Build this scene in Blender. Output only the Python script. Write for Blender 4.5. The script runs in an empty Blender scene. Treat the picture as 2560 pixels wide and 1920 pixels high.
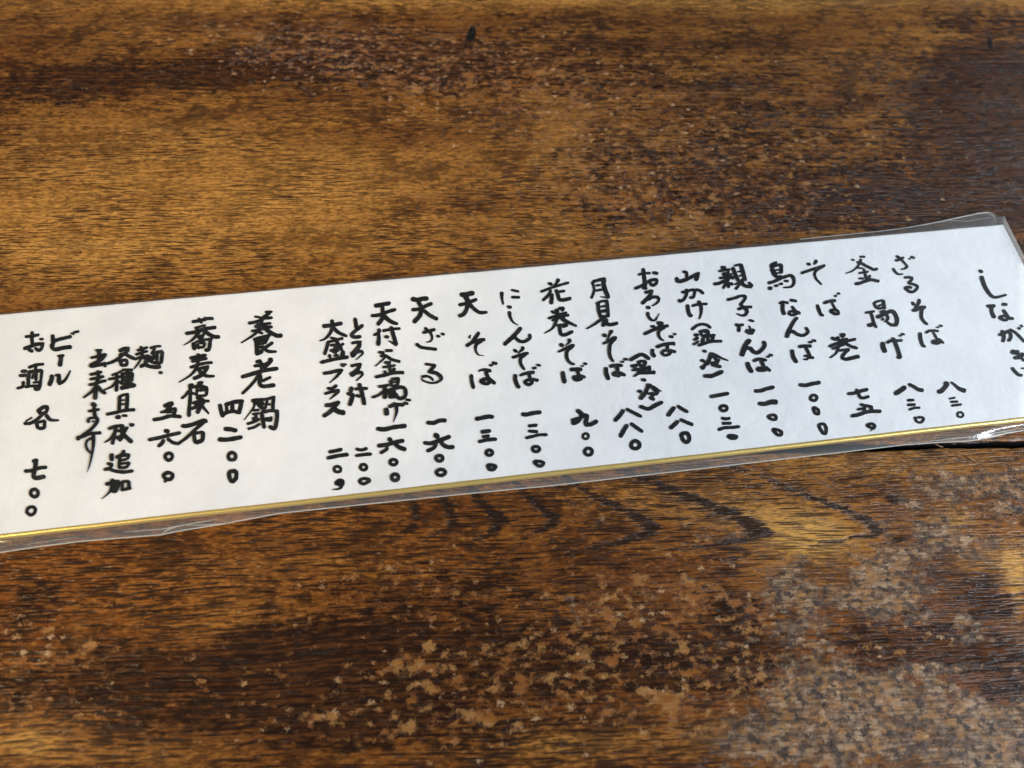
import bpy, bmesh, math, random
import numpy as np
from mathutils import Vector, Matrix, noise
random.seed(7)
sc = bpy.context.scene
C = sc.collection

# ------------------------------------------------------------------ camera
W, H, F = 2560.0, 1920.0, 1792.0            # the photograph's frame and its focal length in its own pixels
ZP = 0.0021                                 # height of the card's face above the table
CAMH = 0.16592 + ZP                         # camera height
XC = Vector((0.99881821, -0.01744359, 0.04536409))
YC = Vector((-0.0350661, -0.90493093, 0.42411128))
ZC = Vector((0.03365334, -0.42520081, -0.90447318))

def P(u, v, z=0.0):
    """the point of the level z that the photograph shows at (u, v)"""
    d = Vector((u - W / 2, v - H / 2, F))
    d = Vector((XC.dot(d), YC.dot(d), ZC.dot(d)))
    t = (z - CAMH) / d.z
    return Vector((0, 0, CAMH)) + d * t

def UV(x, y, z=0.0):
    p = Vector((x, y, z - CAMH))
    q = XC * p.x + YC * p.y + ZC * p.z
    return W / 2 + F * q.x / q.z, H / 2 + F * q.y / q.z, q.z

cam_d = bpy.data.cameras.new('camera')
cam = bpy.data.objects.new('camera', cam_d); C.objects.link(cam); sc.camera = cam
right = Vector((XC.x, YC.x, ZC.x)); down = Vector((XC.y, YC.y, ZC.y)); fwd = Vector((XC.z, YC.z, ZC.z))
mw = Matrix((right, -down, -fwd)).transposed().to_4x4()
mw.translation = (0, 0, CAMH)
cam.matrix_world = mw
cam_d.sensor_width = 36; cam_d.sensor_fit = 'HORIZONTAL'; cam_d.lens = 36 * F / W
cam_d.clip_start = 0.005; cam_d.clip_end = 20
cam_d.dof.use_dof = True
cam_d.dof.focus_distance = (P(1330, 880, ZP) - Vector((0, 0, CAMH))).dot(fwd)
cam_d.dof.aperture_fstop = 36 * F / W / 2.3

# ------------------------------------------------------------------ world and lamps
w = bpy.data.worlds.new('World'); sc.world = w; w.use_nodes = True
bg = w.node_tree.nodes['Background']
bg.inputs[0].default_value = (0.80, 0.84, 0.95, 1); bg.inputs[1].default_value = 0.10

def aim(o, target):
    o.rotation_euler = (Vector(target) - o.location).to_track_quat('-Z', 'Y').to_euler()

def area(name, loc, target, sx, sy, power, col, spread=180):
    l = bpy.data.lights.new(name, 'AREA'); l.shape = 'RECTANGLE'; l.size = sx; l.size_y = sy
    l.energy = power; l.color = col; l.spread = math.radians(spread)
    o = bpy.data.objects.new(name, l); C.objects.link(o); o.location = loc; aim(o, target); return o

def spot(name, loc, target, ang, blend, radius, power, col):
    l = bpy.data.lights.new(name, 'SPOT'); l.spot_size = math.radians(ang); l.spot_blend = blend
    l.shadow_soft_size = radius; l.energy = power; l.color = col
    o = bpy.data.objects.new(name, l); C.objects.link(o); o.location = loc; aim(o, target); return o

# cool daylight from a window to the right, warm light of the room's lamp from the left
area('window_light', (1.12, -0.30, 0.50), (0.10, 0.08, 0), 0.5, 0.5, 44, (0.80, 0.90, 1.0))
area('veil_light', (1.55, 1.05, 1.2), (0.12, 0.12, 0), 0.9, 1.1, 1.4, (0.72, 0.86, 1.0))  # added at the mirror angle to lay a bluish veil on the sleeve
spot('warm_lamp', (-0.85, -0.40, 1.0), (-0.19, 0.115, 0), 17.5, 0.55, 0.04, 50, (1.0, 0.76, 0.41))  # cone edge shaped to stand for the camera holder's shadow

sc.view_settings.view_transform = 'Standard'; sc.view_settings.look = 'None'
sc.view_settings.exposure = 0; sc.view_settings.gamma = 1; sc.view_settings.use_curve_mapping = False

# ------------------------------------------------------------------ helpers
def tag(o, label=None, cat=None, group=None, kind=None):
    if label: o['label'] = label
    if cat: o['category'] = cat
    if group: o['group'] = group
    if kind: o['kind'] = kind
    return o

def empty(name, loc=(0, 0, 0)):
    o = bpy.data.objects.new(name, None); C.objects.link(o); o.location = loc; o.empty_display_size = 0.02
    return o

def link(name, me, mat, parent=None):
    o = bpy.data.objects.new(name, me); C.objects.link(o)
    if mat: me.materials.append(mat)
    if parent is not None:
        o.parent = parent; o.matrix_parent_inverse = Matrix.Translation(-parent.location)
    return o

def pymesh(name, verts, faces, smooth=True):
    me = bpy.data.meshes.new(name); me.from_pydata([tuple(v) for v in verts], [], faces)
    if smooth: me.polygons.foreach_set('use_smooth', [True] * len(me.polygons))
    me.update(); return me

class NT:
    """small shorthand for shader nodes"""
    def __init__(s, name):
        s.m = bpy.data.materials.new(name); s.m.use_nodes = True
        s.t = s.m.node_tree; s.t.nodes.clear()
        s.out = s.t.nodes.new('ShaderNodeOutputMaterial')
    def n(s, typ, **kw):
        nd = s.t.nodes.new(typ)
        for k, v in kw.items(): setattr(nd, k, v)
        return nd
    def put(s, sock, v):
        if isinstance(v, bpy.types.NodeSocket): s.t.links.new(v, sock)
        elif isinstance(v, (tuple, list)):
            sock.default_value = tuple(v) + ((1,) if len(v) == 3 and sock.type == 'RGBA' else ())
        else: sock.default_value = v
    def math(s, op, a, b=0.0, c=0.0, clamp=False):
        nd = s.n('ShaderNodeMath', operation=op, use_clamp=clamp)
        for i, v in enumerate((a, b, c)): s.put(nd.inputs[i], v)
        return nd.outputs[0]
    def step(s, v, lo, hi, a=0.0, b=1.0):
        nd = s.n('ShaderNodeMapRange', interpolation_type='SMOOTHSTEP')
        for i, x in enumerate((v, lo, hi, a, b)): s.put(nd.inputs[i], x)
        return nd.outputs[0]
    def mix(s, f, a, b, blend='MIX'):
        nd = s.n('ShaderNodeMix', data_type='RGBA', blend_type=blend)
        s.put(nd.inputs[0], f); s.put(nd.inputs[6], a); s.put(nd.inputs[7], b)
        return nd.outputs[2]
    def scale(s, v, k, off=(0, 0, 0)):
        nd = s.n('ShaderNodeVectorMath', operation='MULTIPLY_ADD')
        s.put(nd.inputs[0], v); nd.inputs[1].default_value = k; nd.inputs[2].default_value = off
        return nd.outputs[0]
    def noise(s, v, detail=4, rough=0.55, scale=1.0, dist=0.0):
        nd = s.n('ShaderNodeTexNoise', noise_dimensions='3D')
        s.put(nd.inputs['Vector'], v); nd.inputs['Scale'].default_value = scale
        nd.inputs['Detail'].default_value = detail; nd.inputs['Roughness'].default_value = rough
        nd.inputs['Distortion'].default_value = dist
        return nd.outputs[0]
    def voro(s, v, out='Distance', feature='F1'):
        nd = s.n('ShaderNodeTexVoronoi', voronoi_dimensions='2D', feature=feature)
        s.put(nd.inputs['Vector'], v); nd.inputs['Scale'].default_value = 1
        return nd.outputs[out]
    def attr(s, name):
        return s.n('ShaderNodeAttribute', attribute_name=name).outputs['Fac']
    def xyz(s, v):
        nd = s.n('ShaderNodeSeparateXYZ'); s.put(nd.inputs[0], v); return nd.outputs
    def comb(s, x, y, z=0.0):
        nd = s.n('ShaderNodeCombineXYZ')
        for i, v in enumerate((x, y, z)): s.put(nd.inputs[i], v)
        return nd.outputs[0]
    def bump(s, h, strength=0.3, dist=0.0003, nrm=None):
        nd = s.n('ShaderNodeBump'); s.put(nd.inputs['Height'], h); s.put(nd.inputs['Strength'], strength)
        nd.inputs['Distance'].default_value = dist
        if nrm is not None: s.put(nd.inputs['Normal'], nrm)
        return nd.outputs[0]
    def bsdf(s, **kw):
        nd = s.n('ShaderNodeBsdfPrincipled')
        for k, v in kw.items(): s.put(nd.inputs[k.replace('_', ' ')], v)
        return nd.outputs[0]
    def done(s, sh):
        s.t.links.new(sh, s.out.inputs['Surface']); return s.m

# ------------------------------------------------------------------ wood
def wood_material():
    b = NT('worn_oak')
    pos = b.n('ShaderNodeTexCoord').outputs['Object']
    x, y, z = b.xyz(pos)
    stain, wear, chip, ring, light, mark_gap_shade = (b.attr(a) for a in ('stain', 'wear', 'chip', 'ring', 'light', 'mark_gap_shade'))
    # wavy grain
    wv = b.noise(b.scale(pos, (9, 22, 0)), 2)
    yw = b.math('ADD', y, b.math('MULTIPLY', b.math('SUBTRACT', wv, 0.5), 0.006))
    g = b.comb(x, yw)
    # figure of the wood
    n1 = b.noise(b.scale(g, (22, 120, 0)), 5, 0.6)
    n2 = b.noise(b.scale(g, (260, 780, 3)), 6, 0.72)
    n3 = b.noise(b.scale(g, (14, 1500, 7)), 4, 0.65)
    n6 = b.noise(b.scale(g, (5, 330, 19)), 5, 0.6)
    n5 = b.noise(b.scale(g, (620, 1300, 13)), 4, 0.7)
    n4 = b.noise(b.scale(g, (60, 90, 11)), 5, 0.65)
    col = b.mix(b.step(n1, 0.33, 0.70), (0.150, 0.050, 0.0085), (0.310, 0.124, 0.0220))
    col = b.mix(b.math('MULTIPLY', b.step(n3, 0.42, 0.66), 0.45), col, (0.115, 0.038, 0.008))
    col = b.mix(b.math('MULTIPLY', b.step(n6, 0.50, 0.62), 0.5), col, (0.105, 0.034, 0.0075))
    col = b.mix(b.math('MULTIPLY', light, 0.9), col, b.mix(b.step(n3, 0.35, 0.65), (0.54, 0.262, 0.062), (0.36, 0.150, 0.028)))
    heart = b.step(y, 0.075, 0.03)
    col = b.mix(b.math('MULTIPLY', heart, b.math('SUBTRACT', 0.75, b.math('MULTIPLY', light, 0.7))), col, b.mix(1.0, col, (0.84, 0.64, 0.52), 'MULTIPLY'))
    col = b.mix(b.math('MULTIPLY', b.step(n5, 0.52, 0.60), 0.55), col, (0.070, 0.025, 0.0065))
    col = b.mix(b.math('MULTIPLY', b.step(n5, 0.44, 0.36), 0.35), col, (0.52, 0.25, 0.070))
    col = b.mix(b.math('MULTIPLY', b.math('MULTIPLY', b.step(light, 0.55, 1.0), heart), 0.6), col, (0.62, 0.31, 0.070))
    # dirt rubbed into the surface, mottled along the grain
    mot = b.step(b.math('ADD', n2, b.math('MULTIPLY', b.math('SUBTRACT', n4, 0.5), 0.75)), 0.49, 0.58)
    col = b.mix(b.math('MULTIPLY', mot, b.math('SUBTRACT', 0.85, b.math('MULTIPLY', light, 0.50))), col, (0.040, 0.0130, 0.0036))
    # old dark finish with ragged rim
    sv = b.math('ADD', stain, b.math('MULTIPLY', b.math('SUBTRACT', b.noise(b.scale(g, (85, 170, 21)), 7, 0.74), 0.5), 2.0))
    sv = b.math('ADD', sv, b.math('MULTIPLY', b.math('SUBTRACT', n2, 0.5), 1.3))
    sv = b.math('ADD', sv, b.math('MULTIPLY', b.math('SUBTRACT', n3, 0.5), 0.8))
    sm = b.step(sv, 0.30, 0.68)
    dark = b.mix(b.step(b.math('ADD', n2, b.math('MULTIPLY', b.math('SUBTRACT', n3, 0.5), 0.8)), 0.40, 0.58), (0.072, 0.0235, 0.0066), (0.013, 0.0052, 0.0028))
    col = b.mix(b.math('MULTIPLY', sm, 0.92), col, dark)
    # growth rings drawn as bands of dark pores
    rn = b.noise(b.scale(g, (110, 1500, 31)), 3, 0.7)
    ringm = b.step(b.math('ADD', ring, b.math('MULTIPLY', b.math('SUBTRACT', rn, 0.5), 2.1)), 0.52, 0.74)
    col = b.mix(b.math('MULTIPLY', ringm, 0.95), col, (0.018, 0.009, 0.0055))
    # open pores: short dashes along the grain
    d1 = b.voro(b.scale(g, (105, 1750, 0)))
    d2 = b.voro(b.scale(g, (240, 2700, 0), (3.3, 7.7, 0)))
    gate = b.step(b.noise(b.scale(g, (30, 55, 41)), 3), 0.36, 0.58)
    p1 = b.math('MULTIPLY', b.step(d1, 0.35, 0.23), gate)
    p2 = b.math('MULTIPLY', b.step(d2, 0.28, 0.16), 0.8)
    d3 = b.voro(b.scale(g, (62, 900, 0), (6.1, 1.7, 0)))
    p3 = b.math('MULTIPLY', b.step(d3, 0.27, 0.15), b.step(y, 0.075, 0.045))
    p2 = b.math('MAXIMUM', p2, p3)
    pore = b.math('MULTIPLY', b.math('MAXIMUM', p1, p2), b.math('SUBTRACT', 1.0, b.math('MULTIPLY', wear, 0.8)))
    col = b.mix(b.math('MULTIPLY', pore, 0.92), col, (0.017, 0.0075, 0.0042))
    # chips where the finish has flaked off
    wob = b.scale(g, (1, 1, 1))
    jit = b.n('ShaderNodeTexNoise'); b.put(jit.inputs['Vector'], b.scale(g, (420, 420, 51))); jit.inputs['Detail'].default_value = 3
    jv = b.n('ShaderNodeVectorMath', operation='MULTIPLY_ADD'); b.put(jv.inputs[0], jit.outputs['Color'])
    jv.inputs[1].default_value = (0.0034, 0.0024, 0); b.put(jv.inputs[2], wob)
    gj = jv.outputs[0]
    def flakes(k, off, lo):
        fn = b.noise(b.scale(gj, k, off), 5, 0.62)
        sc_ = b.math('SUBTRACT', fn, b.math('SUBTRACT', lo, b.math('MULTIPLY', chip, 0.175)))
        return b.step(sc_, 0.0, 0.022)
    f1 = flakes((170, 330, 0), (1.5, 2.5, 0.4), 0.752)
    f2 = flakes((420, 700, 0), (8.5, 4.5, 2.2), 0.735)
    vn = b.n('ShaderNodeTexVoronoi', voronoi_dimensions='2D'); b.put(vn.inputs['Vector'], b.scale(gj, (150, 210, 0), (5.5, 3.5, 0))); vn.inputs['Scale'].default_value = 1
    vc = b.xyz(vn.outputs['Color'])
    vr = b.math('MULTIPLY', b.step(vc[0], 0.55, 1.0), b.math('MULTIPLY', b.math('MULTIPLY', b.step(chip, 0.3, 0.85), b.step(y, 0.09, 0.07)), 0.28))
    f3 = b.step(b.math('SUBTRACT', vr, vn.outputs['Distance']), 0.0, 0.06)
    fl = b.math('MAXIMUM', b.math('MAXIMUM', f1, f2), f3)
    c1 = b.noise(b.scale(g, (150, 220, 17)), 2)
    fcol = b.mix(b.step(c1, 0.4, 0.6), (0.25, 0.085, 0.018), (0.34, 0.155, 0.046))
    col = b.mix(b.math('MULTIPLY', fl, b.math('ADD', 0.68, b.math('MULTIPLY', heart, 0.14))), col, fcol)
    # pin-head specks: pale chips of bare wood and glints painted into the colour
    sv1 = b.n('ShaderNodeTexVoronoi', voronoi_dimensions='2D'); b.put(sv1.inputs['Vector'], b.scale(gj, (400, 620, 0), (1.9, 4.2, 0))); sv1.inputs['Scale'].default_value = 1
    s1 = b.xyz(sv1.outputs['Color'])
    srad = b.math('MULTIPLY', b.step(b.math('ADD', s1[0], b.math('MULTIPLY', chip, 0.22)), 0.93, 1.12), b.math('ADD', 0.10, b.math('MULTIPLY', s1[1], 0.26)))
    spk = b.step(b.math('SUBTRACT', srad, sv1.outputs['Distance']), 0.0, 0.05)
    col = b.mix(b.math('MULTIPLY', spk, 0.85), col, b.mix(s1[2], (0.33, 0.140, 0.040), (0.44, 0.270, 0.140)))
    # worn-through, roughened wood with crumbs of finish
    wn = b.noise(b.scale(gj, (52, 125, 61)), 9, 0.80)
    wn2 = b.noise(b.scale(gj, (190, 420, 66)), 6, 0.78)
    wv2 = b.math('ADD', b.math('MULTIPLY', wear, 0.86), b.math('MULTIPLY', b.math('SUBTRACT', wn, 0.5), 2.6))
    wv2 = b.math('ADD', wv2, b.math('MULTIPLY', b.math('SUBTRACT', wn2, 0.5), 3.0))
    wv2 = b.math('SUBTRACT', wv2, b.math('MULTIPLY', stain, 0.25))
    wm = b.math('MULTIPLY', b.step(wv2, 0.48, 0.54), b.step(wear, 0.05, 0.25))
    cr1 = b.noise(b.scale(g, (520, 700, 71)), 5, 0.72)
    cr2 = b.noise(b.scale(g, (170, 260, 81)), 6, 0.75)
    cr3 = b.noise(b.scale(gj, (330, 420, 87)), 3, 0.6)
    wcol = b.mix(b.step(cr2, 0.38, 0.60), (0.300, 0.138, 0.044), (0.180, 0.105, 0.062))
    wcol = b.mix(b.math('MULTIPLY', b.step(cr1, 0.44, 0.33), 0.8), wcol, (0.36, 0.215, 0.115))
    wcol = b.mix(b.step(cr3, 0.53, 0.60), wcol, (0.042, 0.026, 0.020))
    wcol = b.mix(b.math('MULTIPLY', b.step(cr1, 0.54, 0.63), 0.8), wcol, (0.050, 0.030, 0.022))
    ve = b.voro(b.scale(gj, (330, 430, 0), (2.1, 9.3, 0)), 'Distance', 'DISTANCE_TO_EDGE')
    crk = b.math('MULTIPLY', b.step(ve, 0.11, 0.03), b.step(cr2, 0.40, 0.52))
    wcol = b.mix(b.math('MULTIPLY', crk, 0.85), wcol, (0.038, 0.021, 0.014))
    # crumbs of old finish and raised splinters, each with its own tone
    cv = b.n('ShaderNodeTexVoronoi', voronoi_dimensions='2D'); b.put(cv.inputs['Vector'], b.scale(gj, (760, 1300, 0), (4.4, 6.6, 0))); cv.inputs['Scale'].default_value = 1
    cc = b.xyz(cv.outputs['Color'])
    wcol = b.mix(b.math('MULTIPLY', b.step(cc[0], 0.62, 0.72), 0.85), wcol, (0.030, 0.016, 0.010))
    wcol = b.mix(b.math('MULTIPLY', b.step(cc[1], 0.66, 0.78), 0.75), wcol, (0.40, 0.245, 0.135))
    wcol = b.mix(b.math('MULTIPLY', b.step(cc[2], 0.70, 0.80), 0.75), wcol, (0.33, 0.140, 0.030))
    wcol = b.mix(b.math('MULTIPLY', mot, 0.30), wcol, (0.060, 0.028, 0.012))
    wcol = b.mix(b.math('MULTIPLY', b.math('MAXIMUM', p1, p2), 0.6), wcol, (0.028, 0.014, 0.008))
    col = b.mix(wm, col, wcol)
    rim = b.math('MULTIPLY', b.step(wv2, 0.40, 0.50), b.step(wv2, 0.60, 0.51))
    col = b.mix(b.math('MULTIPLY', rim, b.math('MULTIPLY', wear, 0.75)), col, (0.024, 0.012, 0.007))
    col = b.mix(b.step(b.math('ADD', mark_gap_shade, b.math('MULTIPLY', b.math('SUBTRACT', cr1, 0.5), 0.6)), 0.35, 0.55), col, (0.006, 0.005, 0.005))
    # relief
    orange = b.noise(b.scale(g, (500, 900, 91)), 3, 0.6)
    hgt = b.math('MULTIPLY', orange, 0.12)
    hgt = b.math('SUBTRACT', hgt, b.math('MULTIPLY', pore, 0.45))
    hgt = b.math('SUBTRACT', hgt, b.math('MULTIPLY', b.math('MAXIMUM', fl, spk), 0.8))
    hgt = b.math('SUBTRACT', hgt, b.math('MULTIPLY', ringm, 0.5))
    hgt = b.math('ADD', hgt, b.math('MULTIPLY', wm, b.math('ADD', b.math('SUBTRACT', b.math('MULTIPLY', cr1, -1.6), b.math('MULTIPLY', crk, 0.9)), b.math('MULTIPLY', cc[1], 1.4))))
    hgt = b.math('ADD', hgt, b.math('MULTIPLY', sm, 0.12))
    nrm = b.bump(hgt, 0.75, 0.00022)
    rgh = b.math('ADD', 0.20, b.math('MULTIPLY', n2, 0.16))
    rgh = b.math('ADD', rgh, b.math('MULTIPLY', wm, 0.22))
    rgh = b.math('SUBTRACT', rgh, b.math('MULTIPLY', sm, 0.06))
    return b.done(b.bsdf(Base_Color=col, Roughness=rgh, Normal=nrm, Specular_IOR_Level=b.math('SUBTRACT', 0.30, b.math('MULTIPLY', wm, 0.12))))

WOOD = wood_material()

# marks in the wood, measured on the photograph (its view at 2212 x 1659) and laid on the table
K = W / 2212.0
def blobs(lst):
    return [(a * K, b_ * K, ra * K, rb * K, am) for a, b_, ra, rb, am in lst]
STAIN = blobs([(90, 185, 230, 60, .62), (400, 170, 300, 45, .5), (620, 100, 260, 60, .36), (560, 155, 200, 40, .4), (880, 105, 300, 80, .36), (1150, 130, 260, 110, .28), (950, 170, 160, 40, .35),
               (1500, 170, 420, 130, .34), (1400, 360, 260, 60, .36), (1750, 330, 380, 160, .40), (2110, 190, 150, 170, .75), (2200, 330, 140, 220, .6), (1620, 450, 360, 60, .5), (2000, 450, 260, 80, .5), (1300, 470, 120, 40, .25),
               (250, 1465, 330, 75, .72), (560, 1420, 260, 70, .45), (720, 1480, 150, 110, .85), (900, 1420, 260, 130, .55), (1150, 1430, 180, 90, .7), (420, 1560, 320, 60, .5), (900, 1570, 260, 60, .5), (110, 1290, 200, 50, .45), (640, 1270, 300, 60, .3), (1050, 1260, 160, 70, .35),
               (1580, 1395, 105, 95, .95), (1430, 1440, 200, 55, 1.0), (1610, 1310, 60, 30, .5), (1930, 1392, 150, 58, 1.0), (2130, 1300, 75, 70, .8), (2110, 1420, 130, 50, .8), (2170, 1490, 70, 35, .8), (1925, 1075, 22, 16, .9), (1945, 1165, 22, 12, .9), (2180, 1110, 40, 12, .6)])
WEAR = blobs([(1830, 1330, 330, 230, .22), (1950, 1560, 330, 120, .2), (1600, 1520, 260, 120, .15), (2080, 1100, 180, 90, .15), (2080, 1045, 120, 50, .72), (2190, 1085, 60, 40, .5), (1940, 1235, 80, 85, .85), (1905, 1290, 110, 45, .7), (1725, 1330, 70, 90, .72), (1690, 1260, 50, 40, .45), (1800, 1480, 130, 55, .72), (2000, 1560, 260, 75, .9), (1790, 1590, 150, 60, .75), (2150, 1620, 130, 60, .85), (1680, 1620, 120, 50, .6),
              (2000, 1440, 90, 16, .8), (2080, 1360, 22, 70, .6), (1560, 1395, 40, 14, .7), (1590, 1390, 60, 10, .3), (2060, 1165, 60, 30, .55), (2130, 1190, 60, 30, .5), (2150, 1380, 60, 30, .5), (1560, 1150, 60, 20, .25),
              (1228, 1285, 7, 14, .95), (1236, 1312, 6, 16, .9), (1246, 1340, 7, 14, .95), (1256, 1372, 6, 14, .9), (1268, 1400, 6, 12, .8), (1311, 1436, 8, 10, 1.0), (1322, 1455, 7, 10, .9), (1340, 1474, 9, 8, .7), (1958, 1345, 12, 6, .9), (2112, 1358, 10, 14, .9), (1300, 1120, 3, 14, .8), (1998, 1340, 6, 20, .5),
              (2090, 402, 20, 12, .42), (150, 175, 10, 12, .6), (140, 190, 8, 8, .6)])
CHIP = blobs([(1050, 1420, 1100, 230, .60), (600, 120, 300, 90, .5), (560, 115, 60, 12, .9), (900, 140, 300, 110, .7), (1200, 180, 260, 110, .6), (1450, 260, 360, 160, .55), (1350, 400, 300, 110, .7), (1550, 430, 260, 90, .6), (1800, 330, 320, 150, .38), (1730, 320, 40, 16, .9), (1950, 480, 260, 60, .45), (500, 60, 300, 50, .35), (1520, 490, 130, 20, .9),
              (1480, 1410, 170, 110, .8), (1600, 1390, 90, 100, .85), (1380, 1300, 160, 80, .65), (1540, 1140, 120, 50, .75), (1250, 1480, 200, 110, .6), (1600, 1560, 160, 80, .7), (90, 1560, 180, 110, .6), (880, 1240, 160, 80, .45), (1000, 1500, 200, 110, .5), (120, 1390, 200, 80, .45), (1950, 1390, 150, 60, .55), (2050, 1120, 160, 70, .7), (700, 1560, 300, 90, .4)])
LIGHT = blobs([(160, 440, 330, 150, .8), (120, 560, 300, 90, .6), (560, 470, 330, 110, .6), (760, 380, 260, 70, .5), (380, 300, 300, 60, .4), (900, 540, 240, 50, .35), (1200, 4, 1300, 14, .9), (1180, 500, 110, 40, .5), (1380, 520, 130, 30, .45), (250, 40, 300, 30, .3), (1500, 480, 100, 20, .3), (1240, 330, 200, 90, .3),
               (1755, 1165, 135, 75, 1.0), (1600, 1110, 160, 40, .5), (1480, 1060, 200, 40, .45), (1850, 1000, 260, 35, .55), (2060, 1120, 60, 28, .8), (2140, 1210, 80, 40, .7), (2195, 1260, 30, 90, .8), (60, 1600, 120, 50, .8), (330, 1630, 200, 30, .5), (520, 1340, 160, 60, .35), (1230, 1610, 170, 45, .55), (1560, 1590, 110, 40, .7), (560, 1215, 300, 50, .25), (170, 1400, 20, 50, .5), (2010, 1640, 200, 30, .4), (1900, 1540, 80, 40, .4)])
MARK = blobs([(1020, 68, 9, 15, 1.0), (1015, 82, 8, 8, .9), (2138, 92, 6, 13, 1.0), (2143, 103, 3, 5, .8), (596, 42, 2.5, 5, .8), (497, 42, 2.5, 4, .5), (2128, 148, 5, 3, .5), (2115, 186, 4, 6, .7), (2165, 305, 4, 8, .6), (535, 402, 5, 4, .6), (88, 460, 3, 3, .6), (172, 545, 4, 3, .9), (150, 565, 3, 2.5, .7), (250, 123, 4, 3, .9), (228, 88, 3, 12, .45), (180, 90, 2.5, 14, .4), (1270, 1133, 4, 4, .8), (1700, 1020, 14, 5, .5), (1550, 1150, 12, 6, .6)])

def field(lst, u, v):
    t = np.zeros_like(u)
    for a, b_, ra, rb, am in lst:
        t += am * np.exp(-np.minimum(((u - a) / ra) ** 2 + ((v - b_) / rb) ** 2, 30))
    return np.minimum(t, 1.0)

def ring_field(u, v):
    """nested arcs of the plain-sawn heart: tips point to the right along a falling axis"""
    uu, vv = u / K, v / K
    ax = np.where(uu < 1400, 1112 + (uu - 900) * 0.062, 1143)
    n = 10 * np.sin(uu * .021 + vv * .034) + 7 * np.sin(vv * .081 + 1.3 + uu * .006) + 4 * np.sin(uu * .09 - vv * .05)
    dy = vv - ax + 0.35 * n
    f = np.clip((uu - 1080) / 200, 0, 1)
    k = np.where(dy < 0, 1.1 + 1.6 * f, 1.4 + 4.2 * f)
    c = 22.0
    tip = uu + k * (np.sqrt(dy * dy + c * c) - c) + n * 0.8
    val = np.zeros_like(u)
    for t, wd, am in ((815, 12, .5), (905, 15, .9), (985, 15, .9), (1070, 17, .95), (1200, 18, .95), (1300, 11, .6), (1408, 26, 1.0), (1500, 14, .6), (1628, 30, 1.0), (1730, 13, .55), (1800, 11, .5), (1891, 20, 1.0), (1990, 15, .65), (2080, 13, .5)):
        val = np.maximum(val, am * np.exp(-((tip - t) / (wd * 1.35)) ** 2))
    val *= np.where(dy > 0, np.exp(-(dy / 75) ** 2), np.exp(-(dy / 260) ** 2))
    return np.where(vv > 1000, val, 0)

def axis(lo, hi, a, b, fine, coarse):
    q = list(np.arange(lo, a, coarse)) + list(np.arange(a, b, fine)) + list(np.arange(b, hi, coarse)) + [hi]
    return [float(v) for k, v in enumerate(q) if k == 0 or v - q[k - 1] > 1e-5]

def plank(name, parent, x0, x1, y0, y1, fy0, fy1, seam_hi=False, seam_lo=False):
    th = 0.024
    xs = axis(x0, x1, -0.19, 0.24, 0.0011, 0.012)
    ys = axis(y0, y1, fy0, fy1, 0.0009, 0.012)
    prof = [(y, 0.0) for y in ys]
    # rounded arrises along the joint
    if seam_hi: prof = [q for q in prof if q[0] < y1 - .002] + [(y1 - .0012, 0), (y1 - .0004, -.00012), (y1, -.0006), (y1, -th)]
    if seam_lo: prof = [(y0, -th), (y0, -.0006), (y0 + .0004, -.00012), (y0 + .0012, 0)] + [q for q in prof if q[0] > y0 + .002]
    verts, faces = [], []
    for (y, dz) in prof:
        edge = (seam_hi and y > y1 - .0013) or (seam_lo and y < y0 + .0013)
        for x in xs:
            j = (0.0005 * noise.noise(Vector((x * 60, 5.5 if seam_hi else 9.1, 0))) + 0.00025 * noise.noise(Vector((x * 260, 2.5, y0)))) if edge else 0.0
            verts.append((x, y + j, dz))
    n = len(xs)
    for j in range(len(prof) - 1):
        for i in range(n - 1):
            a = j * n + i
            faces.append((a, a + 1, a + n + 1, a + n))
    me = pymesh(name, verts, faces)
    co = np.array(verts); px, py, pz = co[:, 0], co[:, 1], -CAMH
    qx = XC.x * px + YC.x * py + ZC.x * pz; qy = XC.y * px + YC.y * py + ZC.y * pz; qz = np.maximum(XC.z * px + YC.z * py + ZC.z * pz, 0.02)
    u = W / 2 + F * qx / qz; v = H / 2 + F * qy / qz
    out = (u < -700) | (u > W + 700) | (v < -500) | (v > H + 700)
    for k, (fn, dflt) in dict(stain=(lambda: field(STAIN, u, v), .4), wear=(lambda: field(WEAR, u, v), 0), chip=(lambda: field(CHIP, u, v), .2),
                              light=(lambda: field(LIGHT, u, v), .2), ring=(lambda: ring_field(u, v), 0), mark_gap_shade=(lambda: np.where(co[:, 2] < -.0003, 1.0, field(MARK, u, v)), 0)).items():  # joint walls go black as well: the gap's shade painted in
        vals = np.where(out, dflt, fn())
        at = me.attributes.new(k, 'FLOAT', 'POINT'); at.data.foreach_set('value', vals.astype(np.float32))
    return link(name, me, WOOD, parent)

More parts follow.
